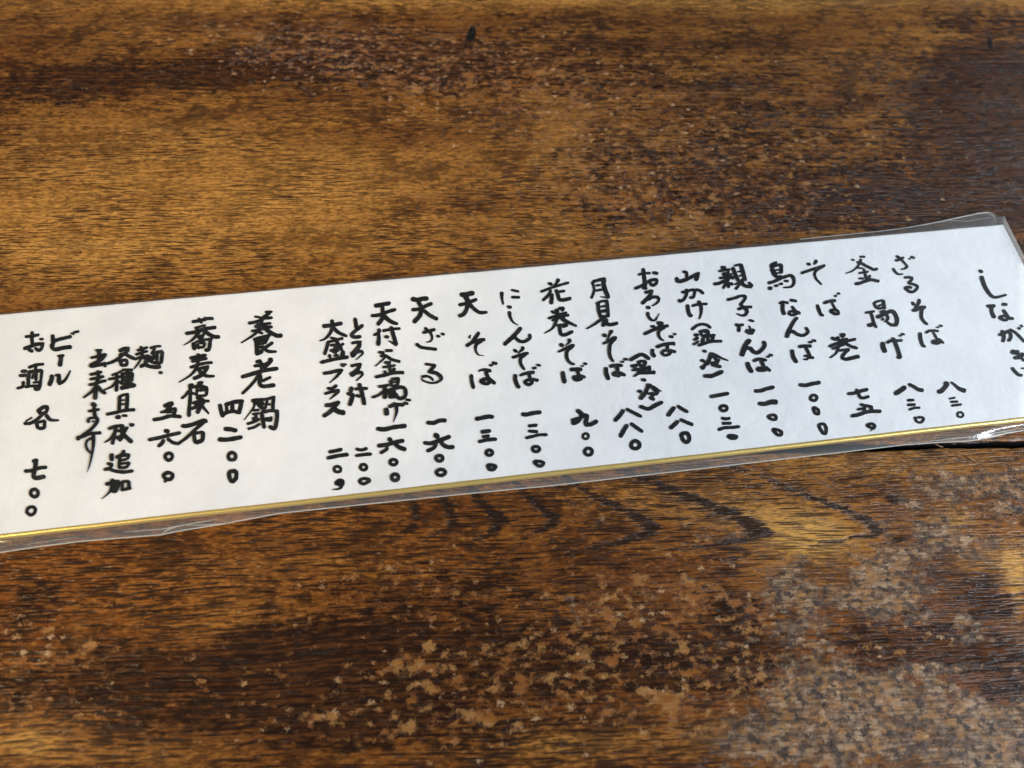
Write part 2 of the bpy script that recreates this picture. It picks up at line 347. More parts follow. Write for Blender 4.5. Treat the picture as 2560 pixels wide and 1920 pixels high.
table = tag(empty('table', (0, 0.08, -0.72)), 'old worn oak table top with flaked dark varnish under the menu card', 'table')
SEAM = (P(2400, 1108).y, P(2400, 1119).y)
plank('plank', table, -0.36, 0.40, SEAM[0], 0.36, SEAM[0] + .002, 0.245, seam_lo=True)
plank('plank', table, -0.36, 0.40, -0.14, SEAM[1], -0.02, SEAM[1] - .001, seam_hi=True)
sp = NT('splinter_wood'); SPL = sp.done(sp.bsdf(Base_Color=(0.34, 0.19, 0.09), Roughness=0.6))
def splinter(pts, r0):
    pl = [P(a, b_, 0.0004) for a, b_ in pts]; vs, fs = [], []
    for k, p in enumerate(pl):
        rr = r0 * (1 - abs(2 * k / (len(pl) - 1) - 1) * .8)
        for q in range(5): vs.append(p + Vector((0.4 * rr * math.cos(q * 1.2566), rr * math.sin(q * 1.2566), rr * 0.5 * math.cos(q * 1.2566 + 1))))
    for k in range(len(pl) - 1):
        for q in range(5): fs.append((k * 5 + q, k * 5 + (q + 1) % 5, k * 5 + 5 + (q + 1) % 5, k * 5 + 5 + q))
    link('splinter', pymesh('splinter', vs, fs), SPL, table)
splinter([(2335, 1109), (2342, 1112), (2350, 1116), (2358, 1117)], .00028)
splinter([(2416, 1138), (2428, 1147), (2440, 1153)], .0003)
bt = NT('gap_blocker_black'); GAP_BLOCKER = bt.done(bt.bsdf(Base_Color=(0.012, 0.008, 0.006), Roughness=0.9))  # unseen bar added under the joint, near black, to keep its gap dark
bm = bmesh.new(); bmesh.ops.create_cube(bm, size=1)
bmesh.ops.scale(bm, vec=(0.76, 0.06, 0.02), verts=bm.verts); bmesh.ops.translate(bm, vec=(0.02, SEAM[0], -0.0345), verts=bm.verts)
me = bpy.data.meshes.new('gap_blocker'); bm.to_mesh(me); bm.free(); link('gap_blocker', me, GAP_BLOCKER, table)

# ------------------------------------------------------------------ the menu card
card = tag(empty('menu_card', P(1280, 940)), 'long white handwritten menu strip with a gold lower edge in a clear plastic sleeve', 'menu')
T0 = P(2507.6, 561.8, ZP)
E1 = -(P(2507.6, 561.8, ZP) - P(0, 787, ZP)).normalized()      # along the strip, to the left
E2 = Vector((E1.y, -E1.x, 0)) if (Vector((E1.y, -E1.x, 0))).y < 0 else Vector((-E1.y, E1.x, 0))
LEN, WID, THK = 0.364, 0.0600, 0.0016

def cardpt(s, t, z): return Vector((T0.x + E1.x * s + E2.x * t, T0.y + E1.y * s + E2.y * t, z))

pp = NT('washi_paper')
pos = pp.n('ShaderNodeTexCoord').outputs['Object']
fib = pp.noise(pp.scale(pos, (900, 500, 0)), 5, 0.7)
mot = pp.noise(pp.scale(pos, (70, 70, 5)), 4, 0.6)
crs = pp.noise(pp.scale(pos, (38, 26, 9)), 3, 0.5, dist=1.2)
pc = pp.mix(pp.step(mot, 0.35, 0.7), (0.775, 0.758, 0.752), (0.715, 0.706, 0.706))
pc = pp.mix(pp.math('MULTIPLY', pp.step(fib, 0.45, 0.7), 0.25), pc, (0.68, 0.675, 0.66))
crease = pp.step(pp.math('ABSOLUTE', pp.math('SUBTRACT', crs, 0.5)), 0.0, 0.03, 1, 0)
ph = pp.math('ADD', pp.math('MULTIPLY', mot, 1.2), pp.math('MULTIPLY', fib, 0.12))
ph = pp.math('ADD', ph, pp.math('MULTIPLY', crease, 0.04))
PAPER = pp.done(pp.bsdf(Base_Color=pc, Roughness=0.85, Normal=pp.bump(ph, 0.6, 0.0004), Specular_IOR_Level=0.2))

# paper face (a shallow board: top and edges)
NXC, NYC = 180, 24
verts, faces = [], []
LIP = 0.0008                               # width of the gold that wraps onto the face
for j in range(NYC + 1):
    for i in range(NXC + 1):
        s = LEN * i / NXC; t = (WID - LIP) * j / NYC
        jit = 0.0
        if j == 0: jit = 0.00012 * noise.noise(Vector((s * 120, 1, 0)))
        z = ZP + 0.00006 * noise.noise(Vector((s * 30, t * 45, 2)))
        verts.append(cardpt(s, t + jit, z))
n = NXC + 1
for j in range(NYC):
    for i in range(NXC):
        a = j * n + i; faces.append((a, a + n, a + n + 1, a + 1))
def skirt(idx):
    base = len(verts); m = len(idx)             # own vertices, so the face keeps its flat shading up to the edge
    for k in idx: verts.append(verts[k].copy())
    for k in idx: v = verts[k]; verts.append(Vector((v.x, v.y, ZP - THK)))
    for k in range(m - 1):
        faces.append((base + k, base + k + 1, base + m + k + 1, base + m + k))
skirt([i for i in range(n)]); skirt([j * n for j in range(NYC + 1)]); skirt([j * n + NXC for j in range(NYC + 1)])
link('paper_board', pymesh('paper_board', verts, faces), PAPER, card)

# gold foil wrapped over the near long edge
gd = NT('gold_foil')
gp = gd.n('ShaderNodeTexCoord').outputs['Object']
gn = gd.noise(gd.scale(gp, (260, 700, 300)), 4, 0.6)
GOLD = gd.done(gd.bsdf(Base_Color=(0.74, 0.53, 0.17), Metallic=0.6, Roughness=gd.math('ADD', 0.26, gd.math('MULTIPLY', gn, 0.18)), Normal=gd.bump(gn, 0.35, 0.0002)))
prof = [(WID - LIP - .0001, ZP - .00004), (WID - LIP, ZP + .00006), (WID - LIP * .5, ZP + .00007), (WID - .00012, ZP), (WID + .00006, ZP - .00022), (WID + .00016, ZP - .0006), (WID + .00016, ZP - .0011), (WID + .0000, ZP - THK)]
verts, faces = [], []
NG = 360
for (t, z) in prof:
    for i in range(NG + 1):
        s = LEN * i / NG
        verts.append(cardpt(s, t + 0.00006 * noise.noise(Vector((s * 160, t * 9, 4))), z + 0.00003 * noise.noise(Vector((s * 400, 3, t * 50)))))
for j in range(len(prof) - 1):
    for i in range(NG):
        a = j * (NG + 1) + i; faces.append((a, a + NG + 1, a + NG + 2, a + 1))
link('gold_edge', pymesh('gold_edge', verts, faces), GOLD, card)

# ------------------------------------------------------------------ handwriting
ik = NT('ink')
ikp = ik.n('ShaderNodeTexCoord').outputs['Object']
ikn = ik.noise(ik.scale(ikp, (330, 330, 0)), 4, 0.7)
INK = ik.done(ik.bsdf(Base_Color=ik.mix(ik.step(ikn, 0.50, 0.68), (0.0075, 0.0082, 0.0082), (0.024, 0.026, 0.027)), Roughness=0.7, Specular_IOR_Level=0.2))
TILE = dict(A=(2192, 620), B=(2192, 810), C=(1830, 630), D=(1830, 850), E=(1464, 660), F=(1464, 890), G=(1098, 690), H=(1098, 930),
            I=(732, 730), J=(732, 970), K=(366, 760), L=(366, 980), M=(0, 810), N=(0, 1050))
TS = 2212 / 368.0
WRITING = [
('menu_title', 'title column at the right end', '''A
45 1545,335 1590,362
60>32 1575,425 1602,510 1640,600 1700,690 1760,738 1835,735 1950,702
50 1665,875 1725,872 1782,870;50 1728,880 1732,960 1772,1050;46 1892,845 1962,850
46 1905,930 1945,990 1990,1050 2055,1062;42 1990,1055 1930,1085 1855,1050 1900,1022 1975,1030
46 1838,1305 1890,1295 1940,1270 1980,1252 2012,1290 2017,1350 1980,1400;48 1885,1240 1907,1300 1915,1350 1900,1410
38 2005,1222 2090,1275 2160,1340 2225,1415;38 2125,1200 2160,1215;34 2165,1160 2195,1185
B;66 2030,412 2085,430 2135,418;52 2070,512 2150,498 2225,450;38 2075,410 2150,480 2225,560;40 2170,442 2240,470
42 2035,655 2090,722 2140,765 2192,772;24 2180,670 2225,662'''),
('dish_name', 'zaru soba', '''A
42 298,118 340,150 385,190;32 380,185 432,240 462,275;42>22 466,270 430,305 365,322;40 280,190 340,175 408,143;42>22 245,308 285,365 335,395 395,388
28 482,160 510,165;36 515,130 570,152
40 415,445 475,440 527,450 525,480 487,525 560,548 612,575 603,615 555,655 510,660 460,630 430,602 472,586 530,597
42 538,812 565,860;46 637,772 640,812 605,870 580,925;50 540,938 595,930 660,895 735,890;50>36 692,900 677,960 677,1040 710,1100 765,1150
50>40 655,1275 665,1370 690,1450 730,1490;36 740,1275 800,1245 870,1240 930,1250;28 850,1260 880,1310 910,1365
78 842,1410 905,1415 960,1395;46>34 915,1370 960,1390 1008,1432;24 908,1190 940,1195;34 950,1165 988,1175'''),
('price', 'eight hundred thirty', '''B
64 1025,878 1057,905 1020,960 970,1010 920,1022;30>66 1118,872 1180,920 1240,970 1330,1008;28 1090,1124 1180,1106;36 1114,1172 1220,1165;36 1128,1228 1275,1208;o30 1258,1363,44,38'''),
('dish_name', 'kama age', '''C
30 1798,115 1842,122;34 1925,70 2000,72;40>18 1940,108 1925,160 1880,230 1800,290 1712,322;42 1880,152 1940,165 2010,205 2090,245 2135,265 2190,250;26 1890,243 1960,240;34 1910,318 1980,307 2050,295;36 1975,245 1997,300 2022,405;34 1910,398 1980,396;40 2080,350 2050,400;46 1855,478 1920,470 2030,430 2100,418 2210,440;40 2000,330 2030,430
36 2010,915 2145,890;40 2090,910 2120,1000 2140,1080 2175,1135;56 2045,1105 2100,1095 2150,1065
A;34 -45,850 -15,815 40,795 100,785;48 100,785 120,915;34 -45,820 -10,890;38 -25,880 30,908 110,900;28 20,872 90,850;40 55,965 130,945;54 5,1040 80,1010 160,970 235,950 282,995 310,1080 297,1145 255,1165;46>28 255,1165 205,1145 155,1105;42>30 160,1005 172,1060 130,1115;36 105,1050 85,1085
62 92,1420 102,1490 130,1565;42 155,1425 230,1390 300,1393 385,1388;46>56 245,1350 282,1420 322,1530 352,1635 322,1642;32 345,1320 375,1316;34 380,1288 420,1302'''),
('price', 'eight hundred thirty', '''B
66 435,945 360,1000 275,1052;46>56 482,905 560,942 620,980 698,1000;40 468,1148 560,1142;42 468,1215 580,1211;36 490,1288 570,1262 650,1258;36 578,1398 600,1458 650,1482 690,1462 707,1420 670,1400 615,1408'''),
('dish_name', 'soba maki', '''C
44 1130,177 1180,188;54>18 1275,125 1245,170 1228,190;42 1040,320 1140,285 1260,245 1400,202;46>26 1375,212 1275,270 1245,330 1265,400 1310,450 1350,490
46 1285,795 1310,870 1335,930 1375,960;46 1380,768 1460,742 1560,728;32 1500,750 1530,810 1570,872;c42 1485,885 1545,868 1592,890 1598,928 1548,930;32 1540,660 1578,661;34 1582,624 1625,626
44 1630,1245 1688,1242 1650,1282;48 1502,1290 1560,1312 1612,1280;30 1600,1330 1740,1300;42 1700,1345 1780,1328 1862,1308;42 1465,1422 1560,1380 1700,1340;40 1580,1285 1640,1360;44 1650,1392 1705,1372 1780,1412 1888,1448;38 1512,1458 1600,1420 1690,1390;42>22 1640,1330 1600,1440 1570,1520 1478,1592;40 1605,1482 1700,1470 1768,1462;40>56 1760,1470 1700,1520 1662,1580 1710,1612 1800,1595 1912,1568'''),
('price', 'seven hundred fifty', '''D
48 1745,810 1840,798 1950,765 2045,742;44 1872,738 1902,800 1932,860 1980,872 2062,848;42 1935,968 2030,988 2115,1008;46 2080,1000 2112,1055;38 1888,1045 1985,1028;44 2000,980 1990,1070;36 1990,1068 2050,1080 2110,1062;52 1800,1142 1900,1125 2000,1090 2100,1072 2240,1072;c40 2040,1278 2110,1258 2148,1290 2128,1328 2072,1308;20>10 2130,1330 2080,1375'''),
('dish_name', 'tori nanba', '''C
40 675,152 595,192 590,240;66 600,240 655,365;44 600,222 690,197 742,195 750,250;52 742,210 742,320;28 660,272 725,265;28 665,322 735,310;36 650,375 745,362;46 545,468 640,440 760,385 888,345;54>26 885,345 928,395 932,470 890,522 775,536;56 550,546 595,545;40 642,510 698,502;38 715,481 762,478;38 790,435 850,436
40 715,770 770,752 850,765;52 768,775 765,860 788,938;42 880,722 975,738;40>50 905,815 950,880 1022,925;c38 965,905 885,892 862,925 910,948 975,928
46>62 982,985 930,1050 870,1160 840,1230 828,1282;52>38 835,1260 865,1202 920,1195 980,1232 1050,1255 1110,1240 1150,1195 1115,1135;34 1158,1358 1215,1350;38 1215,1325 1262,1338
D;50 1010,100 1090,92 1190,90;42 1112,110 1150,180 1180,250;26 1092,248 1118,232 1150,262 1128,292 1082,288;44 1145,262 1230,265;52 908,150 925,250 975,335'''),
('price', 'one thousand', '''D
54 1018,672 1110,682 1200,660 1325,638;o42 1232,868,50,42;c40 1228,1018 1280,1030 1308,1070 1295,1115 1248,1090;c42 1312,1285 1380,1262 1420,1320 1412,1402 1368,1392'''),
('dish_name', 'oyako nanba', '''E
44 2040,48 2105,55;40 2005,110 2090,90 2175,82;40 2075,60 2090,100;40 2060,160 2110,130;38 2150,105 2140,150;36 2080,178 2205,150;40 2015,212 2100,202 2230,195;50 2110,170 2140,230;48 1930,302 2010,290 2100,250 2160,230;50 2120,230 2155,355;40 2112,290 2070,368;40 2160,285 2215,310
C;32 40,208 110,188 145,185;56 135,185 160,270 202,430;52 15,235 60,350 100,440;28 90,297 150,290;28 110,360 160,350;28 110,432 190,410;38>24 185,400 120,450 40,492;38 140,440 100,510 55,562;50 155,440 172,490 220,515 300,522;42 310,515 255,455;38 -10,395 30,395;28 -10,470 15,470
42 -70,720 50,690 130,662 200,668 190,720 125,795;42>50 130,790 180,830 237,885;48>22 240,880 210,940 160,955 75,928;42 95,860 200,830 298,825
44 58,1092 120,1102 175,1090;46 108,1110 108,1195;36 262,1022 332,1042;22 262,1110 280,1150;62 215,1195 280,1185 340,1178;56 240,1208 320,1222
66 275,1320 220,1380 180,1470 152,1560;54 158,1545 210,1450 280,1450 330,1500 390,1512 460,1462 497,1400 482,1345
D;58 238,335 255,400 305,485;48 328,318 410,285 520,305;46 440,300 480,390;78 385,435 460,442 525,430;44 500,400 580,465;32 528,255 568,250;38 568,222 615,234'''),
('price', 'one thousand one hundred', '''D
54 345,768 440,762 520,735 632,708;60>74 405,955 500,960 580,935 680,930;c44 548,1152 620,1125 663,1150 658,1193 602,1192;c44 620,1345 690,1352 748,1382 738,1428 682,1420'''),
('dish_name', 'yamakake, warm or cold', '''E
56 1368,205 1385,255 1440,257 1540,225;50 1540,225 1620,180 1710,135;42 1465,112 1520,130 1522,200;64 1690,145 1660,245
42 1450,428 1540,405 1620,388 1642,425 1620,500 1570,505;44 1520,378 1520,450 1480,530 1420,560 1402,540;44 1652,382 1720,400 1775,446
52 1535,612 1545,700 1570,768 1600,778;40 1602,632 1700,605 1830,600;58>24 1700,555 1737,640 1740,730 1712,830
42 1598,985 1670,930 1740,905 1820,915 1885,960
50 1640,1068 1698,1065;44 1630,1142 1698,1108;40>30 1622,1212 1708,1158;46 1712,1020 1790,1000 1845,1000;42 1730,1040 1770,1082 1840,1062;48 1840,1000 1852,1070;24 1785,1032 1815,1020;46 1780,1092 1880,1080 1950,1068;50 1770,1110 1762,1190;40 1840,1090 1847,1170;48 1922,1090 1902,1160;44 1695,1225 1800,1190 1900,1165 2050,1160
44 1770,1302 1815,1318;46 1740,1445 1785,1458;26>66 1815,1455 1790,1530 1750,1570;52 1892,1335 1870,1420 1822,1518;46>18 1890,1340 1980,1380 2060,1420 2150,1452;42 1920,1380 1980,1440;40 1882,1492 1960,1475 2015,1438;42 2000,1450 1970,1510;52 1905,1510 1980,1530 2035,1548
F;58 1790,300 1900,300 1980,270 2065,230'''),
('price', 'one thousand thirty', '''F
54 1878,612 2000,590 2150,562;o46 2078,785,52,40;46 2048,932 2110,946 2172,935;46 2060,1012 2190,1010;46 1998,1108 2090,1080 2220,1072 2315,1060;c46 2145,1208 2200,1195 2268,1206 2258,1232 2200,1238'''),
('dish_name', 'oroshi soba, warm or cold', '''E
56 868,70 880,180 890,260 898,345;38 792,162 870,140 975,138;46 738,370 830,335 900,290 1000,240 1070,238 1062,290 1015,322 968,290;48 895,330 872,358 925,368;50 1012,128 1085,142
46 895,432 960,410 1015,402;52 1000,410 970,470 900,550 850,595;54>22 935,535 1000,500 1080,498 1105,540 1070,590 1003,630
52 922,648 965,660;46>12 935,728 950,790 1000,845 1048,842 1080,800 1110,742
42 988,935 1040,942;48 1082,880 1152,890 1105,922;48 888,1052 1000,1000 1120,950 1245,928;50>24 1195,948 1112,1000 1100,1060 1130,1120 1178,1152;42 1268,1090 1320,1096;36 1328,1050 1358,1056
52 1010,1280 1010,1340 1040,1395;48 1072,1248 1180,1210 1340,1188;44 1230,1225 1242,1290 1272,1330;c40 1152,1332 1200,1298 1278,1302 1270,1348 1200,1374;46 1265,1295 1355,1322;40 1332,1190 1330,1218
52 668,1448 760,1395 840,1360 900,1380 960,1430
F;50 695,155 778,140;46 708,217 785,190;42 785,97 850,77 915,85;40 800,110 850,155 905,110;46 910,85 880,145;48 800,200 880,190 978,162;52 810,220 800,262;54 880,190 870,262;46 972,170 942,242;26>56 728,308 800,268 900,255 1045,245
50 850,354 905,364
46 790,530 845,530;46>66 850,560 860,600 828,645;46 925,432 990,440;52 952,440 920,520 868,615;52>20 980,450 1060,490 1140,532;62 1010,480 1080,520 1060,580;38 932,568 1015,558;42 1060,560 990,612;52 975,620 1035,658
54 825,758 950,795 1040,750 1158,690'''),
('price', 'eight hundred eighty', '''F
60 1340,768 1290,830 1240,898;50 1385,750 1460,800 1540,842;58 1395,978 1340,1030 1270,1090;52 1425,955 1520,995 1615,1035;c56 1448,1172 1520,1158 1552,1195 1558,1258 1520,1298 1472,1268 1448,1212'''),
('dish_name', 'tsukimi soba', '''E
38 98,270 120,330 130,400 90,515;48 108,268 200,240 300,218;62 285,220 272,290 292,380 330,470 338,512;34>14 345,505 285,500 225,488;34 150,325 225,315;36 150,402 245,385
40 162,595 250,560 340,552;50 188,590 200,700 230,795;50 320,560 332,650 342,795;34 230,642 305,630;48 235,712 315,702;44 235,792 345,780;52>26 300,790 240,830 130,910 18,972;56 292,800 280,870 270,935;52 308,825 330,900 380,912 485,888
56 265,1062 305,1078;54>14 398,998 370,1050 322,1142;36 268,1198 330,1170;36>56 315,1172 390,1130 465,1102;58>34 452,1112 392,1170 365,1240 365,1350 390,1420 425,1470
F;56 308,172 315,260 348,350;52 370,155 460,140 555,143;56 470,160 490,220;78 415,265 480,272 540,265;44 480,305 505,300;46 525,250 598,295;34 535,88 580,86;40 582,45 630,52
'''),
('price', 'eight hundred eighty', '''F
58 575,812 520,890 440,975;50 615,795 720,850 840,910;62 628,1035 580,1110 522,1215;52 680,1012 760,1070 860,1140;o54 750,1335,66,58'''),
('dish_name', 'hana maki soba', '''G
46 1642,108 1702,128;56>14 1795,45 1770,100 1718,142;38 1528,238 1650,190 1800,140 1952,98;44 1682,215 1640,290 1558,368;58 1692,265 1692,340 1682,418;54 1760,205 1785,280 1802,342 1850,362 1980,335;40 1805,237 1890,224
50 1795,490 1862,485 1848,525;40 1685,528 1735,558;40 1735,515 1792,510;62 1770,520 1780,605;38 1805,577 1920,548;40 1640,638 1740,605 1830,600 1952,588;40 1825,642 1890,608;38 1695,668 1780,635 1850,630;58>18 1790,590 1750,700 1700,790 1582,862;60>36 1838,638 1930,690 2065,752;42 1765,742 1850,735 1925,718;50 1808,735 1820,830 1842,880 1900,882 2010,832;32 1858,772 1935,742
54 1818,1025 1862,1048;58>12 1955,952 1965,985 1895,1052;34>54 1792,1142 1860,1110 1960,1060 2028,1042;54>36 2005,1055 1930,1120 1918,1200 1940,1270 1990,1315 2038,1326
60 1860,1442 1870,1520 1890,1605;56 1975,1408 2060,1400 2145,1405;48 2080,1415 2100,1490;90 2015,1528 2090,1540 2135,1520;46 2095,1490 2195,1522;26 2135,1355 2175,1352;40 2178,1314 2222,1324'''),
('price', 'nine hundred', '''H
64 2075,572 2130,620 2155,685;62 2145,600 2130,675 2080,745 2000,775;46 1992,728 2095,690;48 2130,658 2185,642 2240,660;66 2225,655 2212,715 2198,780;62 2195,792 2285,785 2378,735
F;o36 5,1205,42,42;o48 45,1438,54,54'''),
('dish_name', 'nishin soba', '''G
52>26 940,242 945,330 962,428;38 1085,208 1200,235;42 1090,318 1212,321
48 1025,458 1085,475;52>14 1053,535 1070,620 1110,690 1188,742
60 1230,775 1160,860 1080,940 975,1032;50 1060,960 1130,920 1180,960 1230,985 1300,977 1362,930 1358,872
48 1122,1108 1170,1138;58>22 1262,1068 1250,1105 1185,1160;44 1102,1228 1180,1200 1270,1170 1342,1158;56>38 1305,1170 1230,1230 1222,1300 1250,1360 1285,1408
58 1145,1485 1145,1560 1185,1662;40>56 1210,1495 1310,1462 1428,1445;48 1350,1465 1370,1540;40 1405,1385 1462,1380;38 1465,1335 1525,1348
H;c48 1290,150 1340,118 1392,130 1390,168 1340,190;50 1395,108 1488,126;58 1175,205 1200,225'''),
('price', 'one thousand three hundred', '''H
60 1245,635 1310,640 1400,620 1530,602;50 1345,812 1470,798;46 1345,888 1480,896;46 1302,992 1400,970 1500,945 1625,943;o48 1458,1158,50,40;c48 1432,1352 1500,1342 1568,1362 1556,1398 1500,1414'''),
('dish_name', 'ten soba', '''G
70 320,282 400,280 520,252;70 395,305 430,370 450,415;52 300,438 420,405 568,350;60 432,400 412,500 370,570 298,605;58>46 460,430 540,505 610,548 722,545
22 450,918 475,885;34 448,918 465,922;54 600,850 550,920 500,990 410,1052;50 465,1012 560,975 688,952;54>10 648,965 560,1030 548,1110 590,1182 678,1196
54 485,1482 490,1570 520,1690;30>54 592,1428 680,1405 778,1428;54 700,1425 740,1530 840,1618;c54 628,1582 700,1548 760,1572 740,1608 700,1618;38 758,1340 805,1342;48 800,1302 868,1318'''),
('price', 'one thousand three hundred', '''H
62 550,708 640,690 740,670 815,675;58 630,902 770,884;46 650,972 755,958;56 595,1048 720,1020 860,1008;o50 755,1212,46,40;c54 735,1405 800,1400 850,1422 818,1462 762,1462'''),
('dish_name', 'ten zaru', '''I
68 1790,105 1880,120 1950,102 2035,95;58 1885,145 1930,220 1952,260;54 1792,268 1900,255 2000,210 2095,170;64 1932,250 1912,350 1820,455;54 1968,275 2060,350 2172,408
48>20 1985,538 2032,580 2075,622 2095,690 2070,740 2010,755;46 1952,612 2040,590 2138,562;48 1855,780 1930,830 2020,845 2160,862;40 2162,660 2215,670;40 2232,622 2280,642
42 1995,1082 2145,1102;52 2142,1098 2060,1190 2058,1212;54 2065,1205 2150,1215 2218,1262 2240,1320;38>22 2238,1318 2150,1362 2060,1365 1960,1330 1938,1300;44>26 1940,1275 2020,1265 2080,1290 2115,1335'''),
('price', 'one thousand six hundred', '''J
60 2018,520 2120,525 2210,490 2302,488;74 2135,698 2180,735;60 1972,825 2080,830 2200,790 2365,730;54 2162,830 2120,900 2018,950;62 2218,800 2270,860 2340,890 2425,885;o50 2205,1055,52,42;o52 2228,1268,66,46'''),
('dish_name', 'ten tsuki kama age', '''I
62 1232,210 1340,190 1462,168;58 1350,220 1350,310;52 1182,358 1300,345 1420,300 1548,260;60 1372,325 1332,420 1275,492;64>46 1370,360 1440,420 1510,460 1578,478;62 1360,300 1370,345
56>38 1302,555 1290,610 1218,650;46>62 1290,620 1295,700 1283,802;42 1350,585 1480,560 1615,548;56 1478,522 1510,640 1550,770 1548,800;40>18 1555,790 1440,732;50 1382,670 1440,678
44 1288,905 1372,912;44 1395,880 1500,880;44>18 1390,935 1370,1000 1238,1118;46 1322,960 1400,960 1480,1010 1612,1048;46 1380,1060 1470,1060;38 1355,1132 1542,1102;52 1440,1080 1472,1205;40 1378,1185 1402,1230;50 1535,1145 1490,1205;52 1242,1280 1400,1245 1520,1215 1668,1210
46 1290,1422 1370,1415 1440,1398;62 1382,1430 1390,1500 1382,1600;42 1195,1585 1290,1550 1385,1475;50 1485,1312 1602,1302;46 1470,1330 1482,1415;48 1590,1310 1572,1405;26 1490,1360 1572,1350;36 1480,1412 1565,1402;54 1422,1485 1540,1450 1640,1430 1692,1470 1692,1560 1620,1602 1550,1565;72 1430,1515 1535,1500;78 1450,1572 1575,1545
J;72 1402,305 1415,405;54 1445,283 1540,250 1672,255;52 1512,225 1560,270;58>10 1560,270 1560,370 1512,515;44 1670,222 1732,240;42 1700,175 1772,184'''),
('price', 'one thousand six hundred', '''J
64 1265,612 1380,622 1520,590 1702,568;62 1440,758 1485,795;60 1278,870 1420,850 1560,810 1668,792;50 1412,870 1412,920 1318,980;64 1525,828 1600,890 1695,925;o48 1512,1115,52,40;o54 1538,1342,52,48'''),
('dish_name', 'tororo tsuki', '''I
54 932,392 950,480 955,545;52 1055,498 960,570 888,635 900,668 960,678 1022,668
44 885,768 960,755 1030,750;62 1012,758 980,840 882,940;52 882,930 905,960 960,900;52>14 950,905 1030,890 1047,930 948,1022
46 878,1112 950,1095 1030,1085;58 1012,1095 970,1170 868,1245;56 880,1260 960,1208;56>18 950,1215 1030,1208 1042,1250 952,1335
62 882,1432 870,1510;52 820,1525 905,1540;62 902,1525 890,1600 855,1705;46 930,1460 1010,1450 1122,1450;58 998,1375 1030,1480 1060,1600 1078,1695;48 948,1552 1012,1570'''),
('price', 'two hundred', '''J
48 950,915 1030,932 1118,908;50 942,1018 1080,1000 1185,992;o46 1065,1190,48,42;c48 1002,1400 1060,1362 1140,1372 1148,1400 1060,1442'''),
('dish_name', 'large helping extra', '''I
60 455,515 580,500 740,470;58 588,420 602,530;56>20 600,525 560,620 490,700 402,735;58>44 608,538 690,610 815,665
36 565,685 645,702;42 520,755 620,730 755,695;50 530,750 510,840 475,942;42 560,800 640,800 620,862 560,885;56 638,695 680,780 738,875;40 765,775 700,820 632,865;46 550,942 562,990;44 595,900 690,878;40 640,890 650,960;32 612,962 688,950;64 758,885 742,985;52 418,1060 540,1030 680,1000 832,978
52 462,1222 560,1210 680,1180 750,1178;54>12 722,1190 660,1270 552,1370;54 728,1085 772,1115;30 765,1082 808,1092
46 520,1448 590,1450 662,1402;44 482,1530 580,1500 700,1472;42 580,1450 600,1490;58>18 692,1480 640,1540 558,1612
J;60 492,262 590,250 702,212;60 685,215 620,290 560,360 462,425;74 612,315 700,360 778,372'''),
('price', 'two hundred', '''J
54 542,962 640,945 742,922;56 515,1055 650,1025 830,998;o44 672,1220,52,42;c58 652,1430 700,1392 748,1402 738,1458 682,1440;54>14 752,1435 705,1510 588,1528'''),
('dish_name', 'yoro hot pot', '''K
36 1788,120 1892,115;46 1865,125 1800,170 1735,215;36 1628,188 1700,200 1725,235;46 1718,217 1895,205;48 1535,290 1640,270 1765,228;54 1720,230 1742,330;40 1655,312 1760,300 1872,290;48 1630,335 1760,345 1892,345;42 1580,408 1680,390 1785,368;52>22 1702,365 1620,460 1425,585;62 1778,368 1870,430 1960,475 2038,475;42 1670,417 1752,442
44 1608,535 1720,500 1862,467;64 1650,530 1660,640 1668,765;62 1685,745 1745,698;44 1655,562 1760,540 1798,520;52 1832,488 1775,595;40 1675,602 1775,590;44 1690,652 1765,640;48 1900,578 1820,633 1735,692;58>38 1738,638 1830,710 1955,716
52 1648,872 1725,850;68>46 1875,820 1850,880 1762,968;48 1620,932 1720,920 1800,900 1895,838;52 1718,865 1732,985;58 1428,1098 1560,1060 1720,1010 1860,985 1975,968;54>42 1772,955 1700,1050 1590,1200 1438,1350;58 1720,1075 1700,1180 1730,1230 1800,1237 1930,1218;44 1735,1162 1870,1098
L;54 1585,132 1690,118;42>14 1622,140 1612,230 1470,422;60 1645,138 1720,220 1778,268;44 1690,112 1800,110 1935,72;52 1720,120 1752,195;54 1912,88 1902,190 1902,285;42 1820,130 1802,180 1788,245;34 1865,180 1825,192;40 1600,277 1698,270;36 1592,332 1698,320;52 1640,335 1660,445;44 1515,480 1600,455 1698,405;40 1600,385 1622,432;42 1528,555 1620,530 1710,476;56 1730,305 1750,420 1772,542;50 1725,312 1860,280 1985,290;58 1965,290 1962,400 1930,545 1842,518;66 1780,412 1885,412;46 1882,375 1850,442'''),
('price', 'four thousand two hundred', '''L
60 1105,185 1122,280 1152,372;60 1180,195 1320,150 1455,138;60 1430,150 1392,325;48 1200,195 1212,295;60 1292,165 1292,292;52 1232,288 1195,290;54 1128,365 1200,312 1300,290 1398,312;64 1168,555 1260,560 1355,582;64 1085,712 1200,717 1320,700 1438,676;o54 1285,967,58,56;c60 1252,1205 1340,1195 1348,1290 1292,1345 1252,1290'''),
